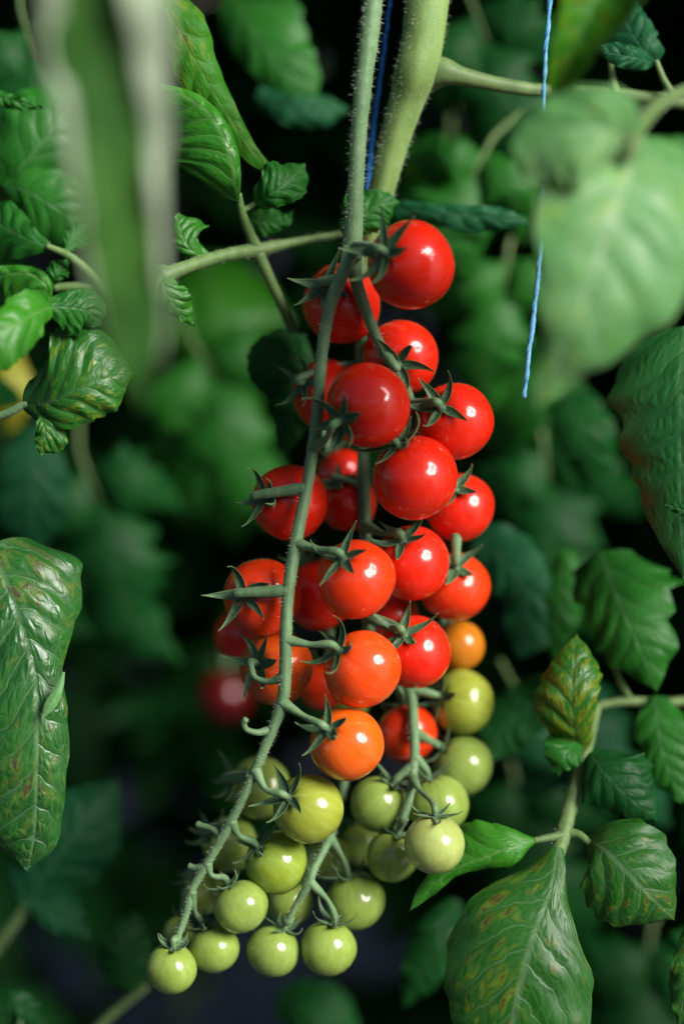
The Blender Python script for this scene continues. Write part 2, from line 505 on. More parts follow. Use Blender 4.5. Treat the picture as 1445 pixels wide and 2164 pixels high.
def proto_leaflet(seed, nu=12, nv=4):
    """a curled leaf in its own frame: base at origin, tip along +Y, unit length"""
    rng = np.random.RandomState(seed)
    t = np.linspace(0, 1, nu + 1)
    w = prof([.04, .26, .30, .22, .12, .0], t) * (1 + .16 * np.sin(t * 21 + rng.uniform(0, 6)))
    v = np.linspace(-1, 1, 2 * nv + 1)
    droop = rng.uniform(.15, .6)
    th = droop * t * 1.5
    yy = np.concatenate([[0], np.cumsum(np.cos(th[1:]))]) / nu
    zz = -np.concatenate([[0], np.cumsum(np.sin(th[1:]))]) / nu
    cup = rng.uniform(-.3, .7)
    X = w[:, None] * v
    Y = yy[:, None] + .18 * w[:, None] * np.abs(v)
    Z = zz[:, None] - cup * w[:, None] * v ** 2 + .05 * np.sin(8 * t[:, None] + 3 * v) * np.abs(v)
    P = np.stack([X, Y, Z], -1).reshape(-1, 3)
    m = 2 * nv + 1
    F = np.array([(i * m + j, i * m + j + 1, (i + 1) * m + j + 1, (i + 1) * m + j) for i in range(nu) for j in range(2 * nv)])
    u1 = np.stack([np.repeat(t * 6, m) - .8 * np.tile(np.abs(v), nu + 1), np.tile(np.abs(v), nu + 1)], 1)
    u2 = np.stack([np.repeat(t, m), np.tile(v * .5 + .5, nu + 1)], 1)
    return P, F, u1, u2

PROTO = [proto_leaflet(s) for s in range(8)]

def foliage(name, mat, boxes, seed, label):
    """a mass of compound leaves: boxes of (x0,x1,y0,y1,z0,z1,count)"""
    rng = np.random.RandomState(seed)
    VV, FF, U1, U2 = [], [], [], []
    base = 0
    for (x0, x1, y0, y1, z0, z1, cnt) in boxes:
        for q in range(cnt):
            o = np.array([rng.uniform(x0, x1), rng.uniform(y0, y1), rng.uniform(z0, z1)])
            az = rng.uniform(0, 2 * math.pi)
            # mostly growing towards the open aisle in front, drooping
            dirv = unit(np.array([math.cos(az), math.sin(az) - .5, rng.uniform(-.7, .25)]))
            upv = unit(np.array([0, -.35, 1.0]) + rng.normal(size=3) * .3)
            for k in range(5):
                P, F, u1, u2 = PROTO[rng.randint(8)]
                sidea = [0, 1, -1, 1, -1][k] * rng.uniform(.7, 1.3)
                along = [.12, .085, .08, .035, .03][k]
                lx = unit(np.cross(dirv, upv))
                uz = np.cross(lx, dirv)
                ydir = unit(dirv * math.cos(sidea) + lx * math.sin(sidea) + rng.normal(size=3) * .22)
                xdir = unit(np.cross(ydir, uz + rng.normal(size=3) * .35))
                zdir = np.cross(xdir, ydir)
                L = rng.uniform(.055, .10) * (1.15 if k == 0 else .9)
                B = np.stack([xdir, ydir, zdir])
                VV.append(o + dirv * along + (P * L) @ B)
                FF.append(F + base)
                base += len(P)
                U1.append(u1[F].reshape(-1, 2)); U2.append((u2[F] + np.array([0, q % 50])).reshape(-1, 2))
    V = np.vstack(VV); F = np.vstack(FF)
    me = bpy.data.meshes.new(name)
    me.vertices.add(len(V)); me.vertices.foreach_set('co', V.astype(np.float32).ravel())
    me.loops.add(F.size); me.loops.foreach_set('vertex_index', F.astype(np.int32).ravel())
    me.polygons.add(len(F))
    me.polygons.foreach_set('loop_start', np.arange(0, F.size, 4, dtype=np.int32))
    me.polygons.foreach_set('use_smooth', np.ones(len(F), bool))
    me.update(calc_edges=True)
    for nm, U in (('vein', U1), ('leaf', U2)):
        lay = me.uv_layers.new(name=nm)
        lay.data.foreach_set('uv', np.vstack(U).astype(np.float32).ravel())
    me.validate()
    me.materials.append(M[mat])
    o = bpy.data.objects.new(name, me)
    col.objects.link(o)
    return tag(o, label, 'foliage', kind='stuff')

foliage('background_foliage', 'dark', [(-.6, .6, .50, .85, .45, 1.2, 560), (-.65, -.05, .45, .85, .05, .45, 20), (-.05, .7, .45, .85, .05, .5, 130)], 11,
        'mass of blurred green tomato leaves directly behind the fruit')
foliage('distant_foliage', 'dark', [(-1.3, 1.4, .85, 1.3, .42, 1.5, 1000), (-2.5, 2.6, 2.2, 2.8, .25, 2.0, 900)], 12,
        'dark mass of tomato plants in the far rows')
foliage('shading_foliage', 'dark', [(-.7, .8, .12, .8, 1.06, 1.75, 800), (-.9, -.26, .12, .6, .3, 1.1, 160), (.25, 1.2, .12, .6, .2, 1.1, 800), (.24, .56, -.5, -.2, .98, 1.3, 4)], 13,
        'unseen tomato leaves added above and beside the truss to shade the background and break highlights')  # unseen leaves added to shade the background; last box breaks up fruit highlights
foliage('sky_blocking_foliage', 'dark', [(-3.0, 2.6, -2.3, -1.9, .1, 1.3, 1500)], 14,
        'unseen row of tomato plants added behind the camera to block low sky light')  # unseen row added behind the camera to cut low sky light on the background

# ------------------------------------------------------------------ main plant stem and the strings
st = thing('tomato_plant', at(860, -40, .03), 'thick pale green main stem coming down behind the fruit stalk', 'stem')
p = [(908, -60, .02), (902, 0, .02), (892, 90, .021), (878, 150, .022), (860, 210, .026), (832, 300, .03), (806, 400, .034), (780, 500, .042), (765, 620, .055)]
rr = [46, 46, 44, 45, 37, 32, 28, 26, 24]
V, F = tube(pxpath(p), [q * mpp(.02) for q in rr], seg=32, n=150, rough=.0, seed=4)
link_mesh('stem', V, F, M['stem'], st)
hv, hf = hairs(pxpath(p), [q * mpp(.02) for q in rr], 1500, .0022, 5)
tag(link_mesh('fine_hair', hv, hf, M['hair'], st, smooth=False), kind='stuff')
p = [(872, 176, .03), (905, 158, .0265), (935, 152, .024), (970, 160, .0235), (1040, 176, .025), (1130, 190, .03), (1250, 196, .034), (1360, 206, .036), (1470, 222, .036)]
rr = [36, 37, 32, 20, 16, 14.5, 14, 14, 15]
V, F = tube(pxpath(p), [q * mpp(.02) for q in rr], seg=20, n=90, rough=.03, seed=6)
link_mesh('side_branch', V, F, M['side'], st)
V, F = tube(pxpath([(1298, 198, .034), (1294, 170, .033), (1290, 130, .033)]), [q * mpp(.03) for q in (13, 8, 6)], seg=12)
link_mesh('side_shoot', V, F, M['stem'], st)

def string(name, pts, r, mat, label, seed):
    w = catmull(pxpath(pts), 120)
    rng = np.random.RandomState(seed)
    V1, F1 = tube(w[::3], [r * 1.0, r * .9, r * 1.1, r], seg=8, n=160, rough=.25, seed=seed)
    # a second strand twisting round the first
    T = unit(np.gradient(w, axis=0)); A = unit(np.cross(T, [0, 1, 0.1])); B = np.cross(T, A)
    ph = np.linspace(0, 60, len(w))[:, None]
    V2, F2 = tube(w + (A * np.cos(ph) + B * np.sin(ph)) * r * .75, [r * .55] * 3, seg=6, n=240, seed=seed + 1)
    V = np.vstack([V1, V2]); F = list(F1) + [tuple(i + len(V1) for i in f) for f in F2]
    root = link_mesh(name, V, F, M[mat])
    return tag(root, label, 'string', 'blue plant strings')
string('plant_string', [(829, -40, .03), (815, 80, .034), (800, 190, .04), (786, 290, .046), (776, 400, .054)], 4.2 * mpp(.03), 'twine',
       'deep blue plant string between the fruit stalk and the thick main stem', 3)
string('plant_string', [(1165, -40, .01), (1152, 120, .012), (1146, 300, .012), (1146, 470, .008), (1130, 640, .004), (1114, 770, .0), (1107, 840, .0)], 5.2 * mpp(.0), 'twine_pale',
       'pale blue plant string beside the big pale leaf, ending below in a loose end', 7)

# ------------------------------------------------------------------ the truss
TR = thing('tomato_truss', at(785, -40, -.005), 'long grey green forked fruit stalk from which all the tomatoes hang', 'fruit truss')
BR = {
 'main': ([(792, -50, -.008), (782, 60, -.008), (768, 170, -.007), (757, 290, -.005), (751, 400, -.003), (747, 480, .0), (744, 545, .002)], [21, 20.5, 19, 17, 17, 20, 21]),
 'left': ([(741, 520, .001), (730, 565, -.001), (706, 620, -.003), (688, 690, -.003), (677, 780, -.002), (671, 870, .0), (662, 940, .0), (650, 1020, -.001),
           (632, 1110, -.002), (619, 1180, -.003), (608, 1260, -.004), (604, 1340, -.004), (603, 1410, -.003), (597, 1480, -.002), (570, 1555, 0), (540, 1625, .002),
           (506, 1700, .005), (472, 1765, .008), (436, 1828, .011), (406, 1880, .013), (394, 1930, .014), (378, 1975, .013), (368, 2000, .012)],
          [17, 14.5, 13.5, 13, 12.5, 12.5, 12.5, 12.5, 13, 14, 13, 13, 13.5, 13, 11, 10, 10, 9.5, 9, 8.5, 8, 7, 7]),
 'right': ([(748, 520, .004), (752, 590, .006), (774, 660, .008), (806, 735, .012), (846, 800, .016), (868, 850, .02), (872, 900, .03), (868, 960, .036)], [17, 14, 12, 11, 10, 9, 9, 9]),
 'back': ([(754, 530, .012), (761, 620, .022), (763, 700, .03), (764, 800, .034), (768, 920, .036), (768, 1020, .034), (771, 1110, .034), (772, 1210, .036), (774, 1310, .038),
           (810, 1400, .046), (862, 1455, .044), (875, 1540, .034), (874, 1620, .03), (866, 1680, .026), (850, 1735, .022)],
          [14, 13, 13, 13, 13, 14, 13, 12, 12, 11, 11, 11, 10, 9, 9]),
 'low': ([(775, 1310, .04), (768, 1420, .06), (745, 1560, .06), (718, 1700, .045), (694, 1775, .022), (664, 1835, .014), (652, 1868, .012), (630, 1905, .014), (606, 1950, .016)],
         [8, 8, 8, 8, 8.5, 9, 9, 7, 6]),
}
BRW = {}
for k, (pts, rad) in BR.items():
    w = pxpath(pts)
    r = [q * mpp(p[2]) for q, p in zip(rad, pts)]
    V, F = tube(w, r, seg=18, n=14 * len(pts), rough=.035, seed=len(k))
    link_mesh('stalk' if k == 'main' else 'branch', V, F, M['truss'], TR)
    BRW[k] = (catmull(w, 200), catmull([(p[0], p[1]) for p in pts], 200))
    hv, hf = hairs(w, r, {'main': 1100, 'left': 2200}.get(k, 500), .0012 if k == 'left' else .0018, len(k) + 9)
    tag(link_mesh('fine_hair', hv, hf, M['hair'], TR, smooth=False), kind='stuff')
# bare hooks where a fruit has dropped
for pts, rad in (([(572, 1542, 0), (545, 1548, -.002), (522, 1542, -.003), (515, 1528, -.004), (520, 1520, -.005)], [10, 7, 6, 7, 7]),
                 ([(470, 1770, .008), (448, 1752, .012), (425, 1745, .015), (418, 1742, .016)], [8, 7, 7, 8]),
                 ([(432, 1832, .011), (412, 1834, .013), (400, 1830, .014)], [8, 7, 7])):
    V, F = tube(pxpath(pts), [q * mpp(0) for q in rad], seg=12, n=40, seed=2)
    link_mesh('bare_stub', V, F, M['truss'], TR)

def on_branch(px, py):
    best = None
    for k, (w, q) in BRW.items():
        d = np.hypot(q[:, 0] - px, q[:, 1] - py)
        i = int(np.argmin(d))
        # px spacing of w and q differs slightly; match by projection
        dd = np.abs((w - CAM) @ FWD)
        pxs = W_PX / 2 + ((w - CAM) @ RGT) / dd / K
        pys = H_PX / 2 - ((w - CAM) @ UPV) / dd / K
        e = np.hypot(pxs - px, pys - py)
        j = int(np.argmin(e))
        if best is None or e[j] < best[0]:
            best = (e[j], w[j])
    return best[1]

# ------------------------------------------------------------------ tomatoes
RED, RORG, ORG, YORG = (.60, .012, .002), (.64, .030, .002), (.62, .085, .002), (.42, .13, .004)
YGRN, GRN, PGRN = (.23, .265, .026), (.18, .25, .042), (.27, .32, .085)
# cx, cy, radius (photo pixels), depth, colour, calyx pixel, front?, stalk start, stalk mids, label
TOM = [
 (868, 560, 94, -.018, RED, (812, 532), 1, (748, 520), [], 'large glossy red cherry tomato at the very top right of the truss'),
 (722, 642, 85, .024, RED, (686, 606), 1, (722, 590), [], 'red tomato directly behind the fork of the stalk, below the top one'),
 (846, 756, 80, .024, RED, (838, 772), 1, (812, 745), [], 'red tomato behind the right branch with a dark star calyx above its lower neighbour'),
 (690, 832, 74, .034, RED, (640, 808), 1, (745, 775), [(700, 775)], 'red tomato half hidden behind the left branch, beside the frontmost red one'),
 (778, 857, 90, -.010, RED, (718, 890), 1, (668, 950), [(690, 925)], 'frontmost red tomato whose thick calyx overlaps the left branch'),
 (960, 890, 82, .012, RED, (928, 858), 1, (872, 856), [], 'red tomato sticking out furthest right in the upper half of the truss'),
 (876, 1010, 90, .0, RED, (838, 936), 1, (868, 900), [], 'large deep red tomato in the middle right, with two bright reflections'),
 (613, 1062, 82, .019, RED, (556, 1050), 1, (646, 1032), [], 'red tomato left of the branch, highest on that side, with long pointed sepals'),
 (735, 1062, 62, .045, RED, (712, 1018), 1, (768, 1025), [(735, 1015)], 'dark red tomato deep in shade behind the middle of the truss'),
 (722, 1000, 52, .07, RED, (700, 960), 0, None, [], 'barely visible dark red tomato above the shaded one in the middle'),
 (970, 1072, 74, .034, RED, (958, 1030), 1, (870, 960), [(920, 1000)], 'red tomato peeking out right behind the large deep red one'),
 (752, 1224, 84, .0, RORG, (722, 1178), 1, (622, 1150), [(670, 1160)], 'orange red tomato just right of the left branch in the centre of the truss'),
 (870, 1190, 80, .022, RED, (848, 1138), 1, (772, 1108), [(810, 1128)], 'red tomato with a bent calyx right of the orange red centre one'),
 (553, 1261, 82, .017, RORG, (513, 1255), 1, (606, 1252), [], 'red tomato furthest left on the truss with a star calyx facing forward'),
 (676, 1258, 75, .045, RED, (650, 1200), 0, None, [], 'dark red tomato in the shade between the left branch and the orange red centre one'),
 (960, 1240, 74, .038, RORG, (962, 1195), 1, None, [], 'orange red tomato with a dark calyx on the right edge, above the yellow orange one'),
 (875, 1378, 78, .022, RED, (850, 1338), 1, (774, 1305), [(810, 1325)], 'bright red tomato right of the large orange one, lowest fully red fruit'),
 (825, 1305, 60, .06, RED, (815, 1260), 0, None, [], 'shaded red tomato hidden above the lowest bright red one'),
 (585, 1412, 79, .019, (.52, .058, .003), (542, 1402), 1, (602, 1432), [(570, 1440), (540, 1432), (532, 1412)], 'dull orange tomato behind the left branch held by a hooked stalk'),
 (766, 1414, 82, .0, (.64, .048, .002), (712, 1372), 1, (606, 1350), [(655, 1362)], 'large orange tomato in front, above the smaller pure orange one'),
 (680, 1450, 52, .055, RORG, (690, 1400), 0, None, [], 'small red tomato showing between the dull orange and the large orange one'),
 (508, 1342, 56, .085, RED, (520, 1290), 0, None, [], 'blurred dark red tomato behind the leftmost red one'),
 (970, 1366, 54, .06, YORG, (945, 1325), 0, None, [], 'yellow orange tomato at the right edge above the green ones'),
 (732, 1573, 79, .0, ORG, (690, 1540), 1, (596, 1482), [(640, 1512)], 'pure orange tomato in front, lowest of the ripening ones'),
 (860, 1550, 64, .05, RORG, (850, 1495), 0, None, [], 'orange red tomato behind the right lower stalk among the green ones'),
 (977, 1484, 69, .052, YGRN, (925, 1470), 1, (868, 1450), [], 'yellow green tomato on the right, highest of the unripe ones'),
 (977, 1619, 66, .046, GRN, (928, 1580), 1, (876, 1545), [], 'green tomato at the right edge below the yellow green one'),
 (926, 1700, 64, .034, GRN, (905, 1642), 1, (874, 1600), [], 'green tomato partly covered by the pale round one at lower right'),
 (918, 1784, 65, .004, PGRN, (918, 1722), 1, (872, 1640), [(885, 1668), (908, 1690)], 'palest green tomato in front at lower right, touching the leaf tip'),
 (828, 1810, 56, .03, GRN, (842, 1760), 1, (852, 1730), [], 'green tomato left behind the palest green one'),
 (800, 1700, 60, .034, GRN, (832, 1655), 1, (870, 1620), [], 'shaded green tomato below the orange one with a dark calyx'),
 (651, 1709, 75, .008, YGRN, (606, 1684), 1, (540, 1625), [(562, 1668)], 'largest yellow green tomato, lower left, just under the pure orange one'),
 (584, 1823, 68, .010, (.18, .245, .022), (542, 1786), 1, (490, 1735), [(505, 1765)], 'green tomato below and left of the largest yellow green one'),
 (509, 1916, 58, .014, GRN, (478, 1862), 1, (440, 1822), [(448, 1850)], 'green tomato third up from the lowest left tip of the truss'),
 (453, 2004, 54, .016, GRN, (430, 1955), 1, (405, 1885), [(412, 1925)], 'green tomato next to the lowest left one, second from the tip'),
 (362, 2047, 55, .014, GRN, (366, 2000), 1, (372, 1985), [], 'lowest leftmost green tomato at the tip of the truss'),
 (577, 2010, 56, .022, GRN, (604, 1958), 1, (610, 1942), [], 'green tomato at the bottom, left one of the pair on the short middle stalk'),
 (693, 2004, 60, .022, GRN, (704, 1950), 1, (654, 1862), [(690, 1900)], 'green tomato at the bottom, right one of the pair on the short middle stalk'),
 (751, 1904, 62, .034, GRN, (735, 1850), 1, (698, 1770), [(722, 1810)], 'green tomato right above the bottom pair, under a dark calyx'),
 (548, 1664, 68, .052, GRN, (490, 1648), 1, (530, 1640), [], 'blurred green tomato left behind the lower stalk with a reaching calyx'),
 (486, 1784, 60, .052, GRN, (440, 1760), 1, (480, 1750), [], 'blurred green tomato behind the lower left stalk, middle of three'),
 (432, 1888, 46, .05, GRN, (400, 1850), 1, (436, 1828), [], 'blurred small green tomato behind the lower left stalk, lowest of three'),
 (612, 1908, 50, .05, GRN, (640, 1870), 0, None, [], 'green tomato behind the short middle stalk with its fork in front'),
 (764, 1785, 46, .066, GRN, (760, 1745), 0, None, [], 'dark green tomato in shade between the green ones at lower centre'),
 (690, 1812, 48, .064, GRN, (680, 1770), 0, None, [], 'dark green tomato behind the top of the short middle stalk'),
 (378, 1968, 32, .045, GRN, (385, 1940), 0, None, [], 'smallest green tomato behind the tip of the truss'),
 (735, 1486, 46, .055, YGRN, (735, 1450), 0, None, [], 'yellow green tomato just showing between the two orange ones'),
]
XT = [(476, 1474, 58, .30, (.08, .0015, .002), (480, 1425), 0, None, [], 'far blurred red tomato coloured as in shade behind the truss on the left')]  # this fruit's shade is put into its colour, darker than the other reds

def fruit_mesh(seed):
    rng = np.random.RandomState(seed + 3)
    nt_, npz = 48, 30
    V, F = [], []
    lob = rng.uniform(.003, .012); ph = rng.uniform(0, 6.28); e2 = rng.uniform(-.03, .03); fl = rng.uniform(.93, .99)
    for i in range(1, npz):
        th = math.pi * i / npz
        for j in range(nt_):
            a = 2 * math.pi * j / nt_
            r = 1 + .013 * math.sin(3.1 * math.sin(th) * math.cos(a + ph) + 2.4 * math.cos(th) + ph) * math.sin(th) + .009 * math.sin(4.3 * math.sin(th) * math.sin(a) + ph * 2) + e2 * math.cos(2 * a + ph) + lob * math.sin(th) * math.cos(5 * a + ph)
            z = math.cos(th) * fl
            if z > 0:
                z -= .13 * math.exp(-(math.sin(th) / .28) ** 2) * (1 + .3 * math.cos(5 * a))
            V.append((math.sin(th) * math.cos(a) * r, math.sin(th) * math.sin(a) * r, z))
    top = len(V); V.append((0, 0, .82)); bot = len(V); V.append((0, 0, -.965))
    for i in range(npz - 2):
        for j in range(nt_):
            k = (j + 1) % nt_
            F.append((i * nt_ + j, (i + 1) * nt_ + j, (i + 1) * nt_ + k, i * nt_ + k))
    for j in range(nt_):
        k = (j + 1) % nt_
        F.append((top, j, k)); F.append((bot, (npz - 2) * nt_ + k, (npz - 2) * nt_ + j))
    me = bpy.data.meshes.new('fruit')
    me.from_pydata(V, [], F)
    me.polygons.foreach_set('use_smooth', [True] * len(F))
    me.materials.append(M['fruit'])
    return me
FM = [fruit_mesh(s) for s in range(8)]
def fuzz_mesh(seed):
    rng = np.random.RandomState(seed + 50)
    V, F = [], []
    for q in range(1500):
        n_ = unit(rng.normal(size=3))
        if n_[2] > .93: continue
        b = n_ * np.array([1, 1, .97]) * .995
        s_ = unit(np.cross(n_, rng.normal(size=3))) * .002
        k = len(V)
        V += [b + s_, b - s_, b + unit(n_ + rng.normal(size=3) * .25) * rng.uniform(.012, .026)]
        F.append((k, k + 1, k + 2))
    me = bpy.data.meshes.new('fine_hair')
    me.from_pydata([tuple(v) for v in V], [], F)
    me.materials.append(M['hair'])
    return me
FZ = [fuzz_mesh(s) for s in range(3)]

def sepal_geo(base, rad_dir, axis, L, w, lift0, lift1, twist, rng):
    """a narrow pointed sepal: leaves the base along rad_dir, rising from lift0 to lift1 (angle to the tangent plane)"""
    n, m = 14, 4
    t = np.linspace(0, 1, n + 1)
    lf = lift0 + (lift1 - lift0) * t ** 1.5
    sd = unit(np.cross(axis, rad_dir))
    ang = twist * t
    dr = rad_dir * np.cos(ang)[:, None] + sd * np.sin(ang)[:, None]
    T = dr * np.cos(lf)[:, None] + axis * np.sin(lf)[:, None]
    C = base + np.vstack([[0, 0, 0], np.cumsum((T[1:] + T[:-1]) / 2, 0)]) * L / n
    S = unit(np.cross(T, -dr * np.sin(lf)[:, None] + axis * np.cos(lf)[:, None]))
    Nn = np.cross(S, T)
    wid = w * prof([.75, 1.0, .85, .55, .25, .02], t)
    v = np.linspace(-1, 1, 2 * m + 1)
    top = C[:, None] + S[:, None] * (wid[:, None] * v)[..., None] + Nn[:, None] * (wid[:, None] * (.45 * v ** 2))[..., None]
    bot = top - Nn[:, None] * (w * .09)
    q = 2 * m + 1
    V = np.vstack([top.reshape(-1, 3), bot.reshape(-1, 3)])
    o = (n + 1) * q
    F = []
    for i in range(n):
        for j in range(2 * m):
            a = i * q + j
            F.append((a, a + 1, a + q + 1, a + q)); F.append((o + a, o + a + q, o + a + q + 1, o + a + 1))
        a = i * q
        F.append((a, a + q, o + a + q, o + a)); b = i * q + 2 * m
        F.append((b, o + b, o + b + q, b + q))
    a = n * q
    for j in range(2 * m):
        F.append((a + j, a + j + 1, o + a + j + 1, o + a + j)); F.append((j, o + j, o + j + 1, j + 1))
    return V, F

# settle the fruit so that no two of them run into each other (moves along the line of sight only)
dep = np.array([q[3] for q in TOM], float)
for it in range(400):
    moved = False
    for i in range(len(TOM)):
        for j in range(i + 1, len(TOM)):
            a, b = TOM[i], TOM[j]
            c2 = (a[0] - b[0]) ** 2 + (a[1] - b[1]) ** 2
            rs = (a[2] + b[2]) * .985
            if c2 >= rs * rs: continue
            need = math.sqrt(rs * rs - c2) * mpp((dep[i] + dep[j]) / 2)
            g = dep[j] - dep[i]
            if abs(g) < need - 1e-5:
                e = need - abs(g)
                lo, hi = (i, j) if g >= 0 else (j, i)
                dep[hi] += e * .75; dep[lo] -= e * .02
                moved = True
    if not moved: break
print('depths', [(i, round(float(d), 3)) for i, d in enumerate(dep)])

def tomato(i, spec, d):
    cx, cy, r, _, c, cal, front, start, mids, label = spec
    rng = np.random.RandomState(100 + i)
    R = r * mpp(d)
    C = at(cx, cy, d)
    ox, oy = (cal[0] - cx) / r, (cal[1] - cy) / r
    q = math.hypot(ox, oy)
    if q > .97: ox, oy, q = ox / q * .97, oy / q * .97, .97
    oz = math.sqrt(1 - q * q)
    vdir = unit(CAM - C)
    rx = unit(np.cross(UPV, vdir)); uy = np.cross(vdir, rx)
    ax = unit(rx * ox - uy * oy + vdir * (oz if front else -oz * .6))
    top = C + ax * R * .86
    root = thing('cherry_tomato', C, label, 'tomato', 'cherry tomatoes on the hanging truss')
    f = bpy.data.objects.new('fruit', FM[(i * 3) % 8]); col.objects.link(f); f.parent = root
    f.rotation_mode = 'QUATERNION'
    f.rotation_quaternion = Vector(ax).to_track_quat('Z', 'Y')
    s = R / 1.0
    f.scale = (s, s, s)
    unripe = c[1] > .2
    j = 1 + rng.uniform(-.06, .06)
    f.color = (c[0] * j, c[1] * j, c[2], 0.5 if unripe else (.12 if c[1] > .04 else .05))
    if i < 90 and d < .06:
        h_ = bpy.data.objects.new('fine_hair', FZ[i % 3]); col.objects.link(h_); h_.parent = root
        h_.rotation_mode = 'QUATERNION'; h_.rotation_quaternion = f.rotation_quaternion; h_.scale = (s, s, s)
        h_['kind'] = 'stuff'
    # calyx
    rc = .17 * R
    V, F = tube([top - ax * R * .02, top + ax * R * .05, top + ax * R * .10], [rc * .9, rc, rc * .75], seg=12, n=8)
    cx_ = link_mesh('calyx', V, F, M['sepal'], root)
    LOC[cx_.name] = tuple(C)
    e1 = unit(np.cross(ax, rng.normal(size=3))); e2 = np.cross(ax, e1)
    ns = 5 if rng.rand() < .75 else 6
    a0 = rng.uniform(0, 6.28)
    for k in range(ns):
        a = a0 + 2 * math.pi * k / ns + rng.uniform(-.2, .2)
        rd = e1 * math.cos(a) + e2 * math.sin(a)
        big = .98 if not unripe else 1.02
        V, F = sepal_geo(top + ax * R * .05 + rd * rc * .55, rd, ax, R * big * rng.uniform(.8, 1.15), R * .135 * rng.uniform(.85, 1.15),
                         rng.uniform(-.2, .3), rng.uniform(.4, 2.1), rng.uniform(-.7, .7), rng)
        vv_ = np.abs(np.linspace(-1, 1, 9)); tt_ = np.linspace(0, 1, 15)
        tab = np.stack([np.repeat(tt_, 9), np.tile(vv_, 15)], 1); tab = np.vstack([tab, tab])
        me = link_mesh('sepal', V, F, M['sepal'], root, uvs={'leaf': [tab[q_] for f_ in F for q_ in f_]})
        me.parent = cx_
    # stalk
    end = top + ax * R * .10
    if start is not None:
        b = on_branch(*start)
        db = float((b - CAM) @ FWD) - DIST
        de = float((end + ax * R * .3 - CAM) @ FWD) - DIST
        pts = [b]
        for k, m_ in enumerate(mids):
            u = (k + 1) / (len(mids) + 1)
            pts.append(at(m_[0], m_[1], db * (1 - u) + de * u))
        pts += [end + ax * R * .28, end]
        if np.linalg.norm(pts[-3] - pts[-2]) < .002: pts.pop(-2)
    else:
        pts = [end + ax * R * .7 + np.array([0, .004, .006]), end + ax * R * .35, end]
    rs = 7.2 * mpp(d) * (R / .0145) ** .5
    if len(pts) >= 3:
        rad = [rs * 1.9] + [rs * .85] * max(0, len(pts) - 3) + [rs * 1.3, rs * .95]
    else:
        rad = [rs * 1.1, rs]
    V, F = tube(pts, rad, seg=12, n=34, rough=.05, seed=i)
    link_mesh('stalk', V, F, M['truss'], root)
    return root
for i, sp_ in enumerate(TOM):
    tomato(i, sp_, float(dep[i]))
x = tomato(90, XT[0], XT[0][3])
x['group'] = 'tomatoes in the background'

# ------------------------------------------------------------------ leaves (each compound leaf is a thing, its leaflets and stalk are parts)
def leaf(label, loc, name='tomato_leaf'):
    return thing(name, at(*loc), label, 'leaf', LEAVES)

# big blurred leaf hanging close to the lens on the left, margins rolled to show the silvery underside
o = leaf('very blurred silvery leaf hanging close to the lens at upper left', (210, -60, -.21))
leaflet(o, 'silver', [(215, -120, -.235), (218, 60, -.23), (242, 300, -.225), (265, 560, -.22), (286, 740, -.215), (298, 870, -.21)],
        [140, 130, 112, 88, 70, 0], [130, 122, 105, 82, 60, 0], roll=((.44, .64), (.90, .99)), roll2=((.60, .78), (.90, .99)),
        aL=[(-4, -168), (-4, -168), (-4, -168), (-4, -166), (0, -150), (5, -60)], aR=[(-4, -195), (-4, -195), (-4, -194), (-4, -188), (0, -150), (5, -60)], seed=1, teeth=.05, nt=4, wave=.0025, nu=90, nv=30)
# pale blurred leaf right
o = leaf('large blurred pale green leaf close to the lens at upper right', (1345, 270, -.12))
petiole(o, [(1450, 190, -.06), (1400, 215, -.08), (1358, 255, -.10), (1338, 300, -.115), (1330, 340, -.118)], [14, 15, 17, 15, 10])
leaflet(o, 'pale', [(1345, 290, -.10), (1320, 390, -.118), (1270, 530, -.125), (1215, 680, -.125), (1152, 810, -.115), (1126, 868, -.11)],
        [110, 160, 195, 200, 178, 120, 55, 0], [165, 228, 205, 155, 112, 66, 30, 0], aL=(8, 38), aR=(-5, 15), sweep=(-.35, .3), seed=2, quilt=.002, teeth=.07, nt=5)
leaflet(o, 'pale', [(1340, 310, -.108), (1295, 280, -.124), (1225, 270, -.128), (1150, 305, -.126), (1098, 385, -.12)],
        [20, 110, 130, 100, 0], [20, 80, 82, 62, 0], aL=(-5, 10), aR=(-5, 15), seed=3, quilt=.001)
leaflet(o, 'mid', [(1345, 300, -.09), (1400, 325, -.085), (1470, 350, -.08), (1560, 400, -.07)], [15, 45, 60, 0], [15, 60, 90, 0], seed=4)
o = leaf('blurred folded dark leaf with yellowish rims above the pale leaf', (1240, -40, -.09))
leaflet(o, 'yellowing', [(1285, -60, -.085), (1250, 20, -.09), (1215, 100, -.09), (1185, 170, -.085), (1165, 235, -.08)],
        [80, 85, 50, 30, 0], [70, 75, 50, 30, 0], aL=(-20, -100), aR=(-20, -95), seed=5)
o = leaf('small teal green leaf in the top right corner', (1395, 130, .03))
petiole(o, [(1420, 200, .03), (1400, 165, .03), (1385, 128, .03)], [9, 7, 6])
leaflet(o, 'teal', [(1388, 132, .03), (1360, 105, .026), (1330, 60, .03), (1310, 10, .036), (1300, -50, .045)], [40, 65, 85, 60, 0], [30, 45, 40, 30, 0], seed=6, aL=(5, 30), aR=(5, 50))
leaflet(o, 'teal', [(1388, 132, .032), (1340, 122, .022), (1290, 112, .02), (1250, 95, .02)], [4, 26, 22, 0], [4, 22, 26, 0], seed=60)
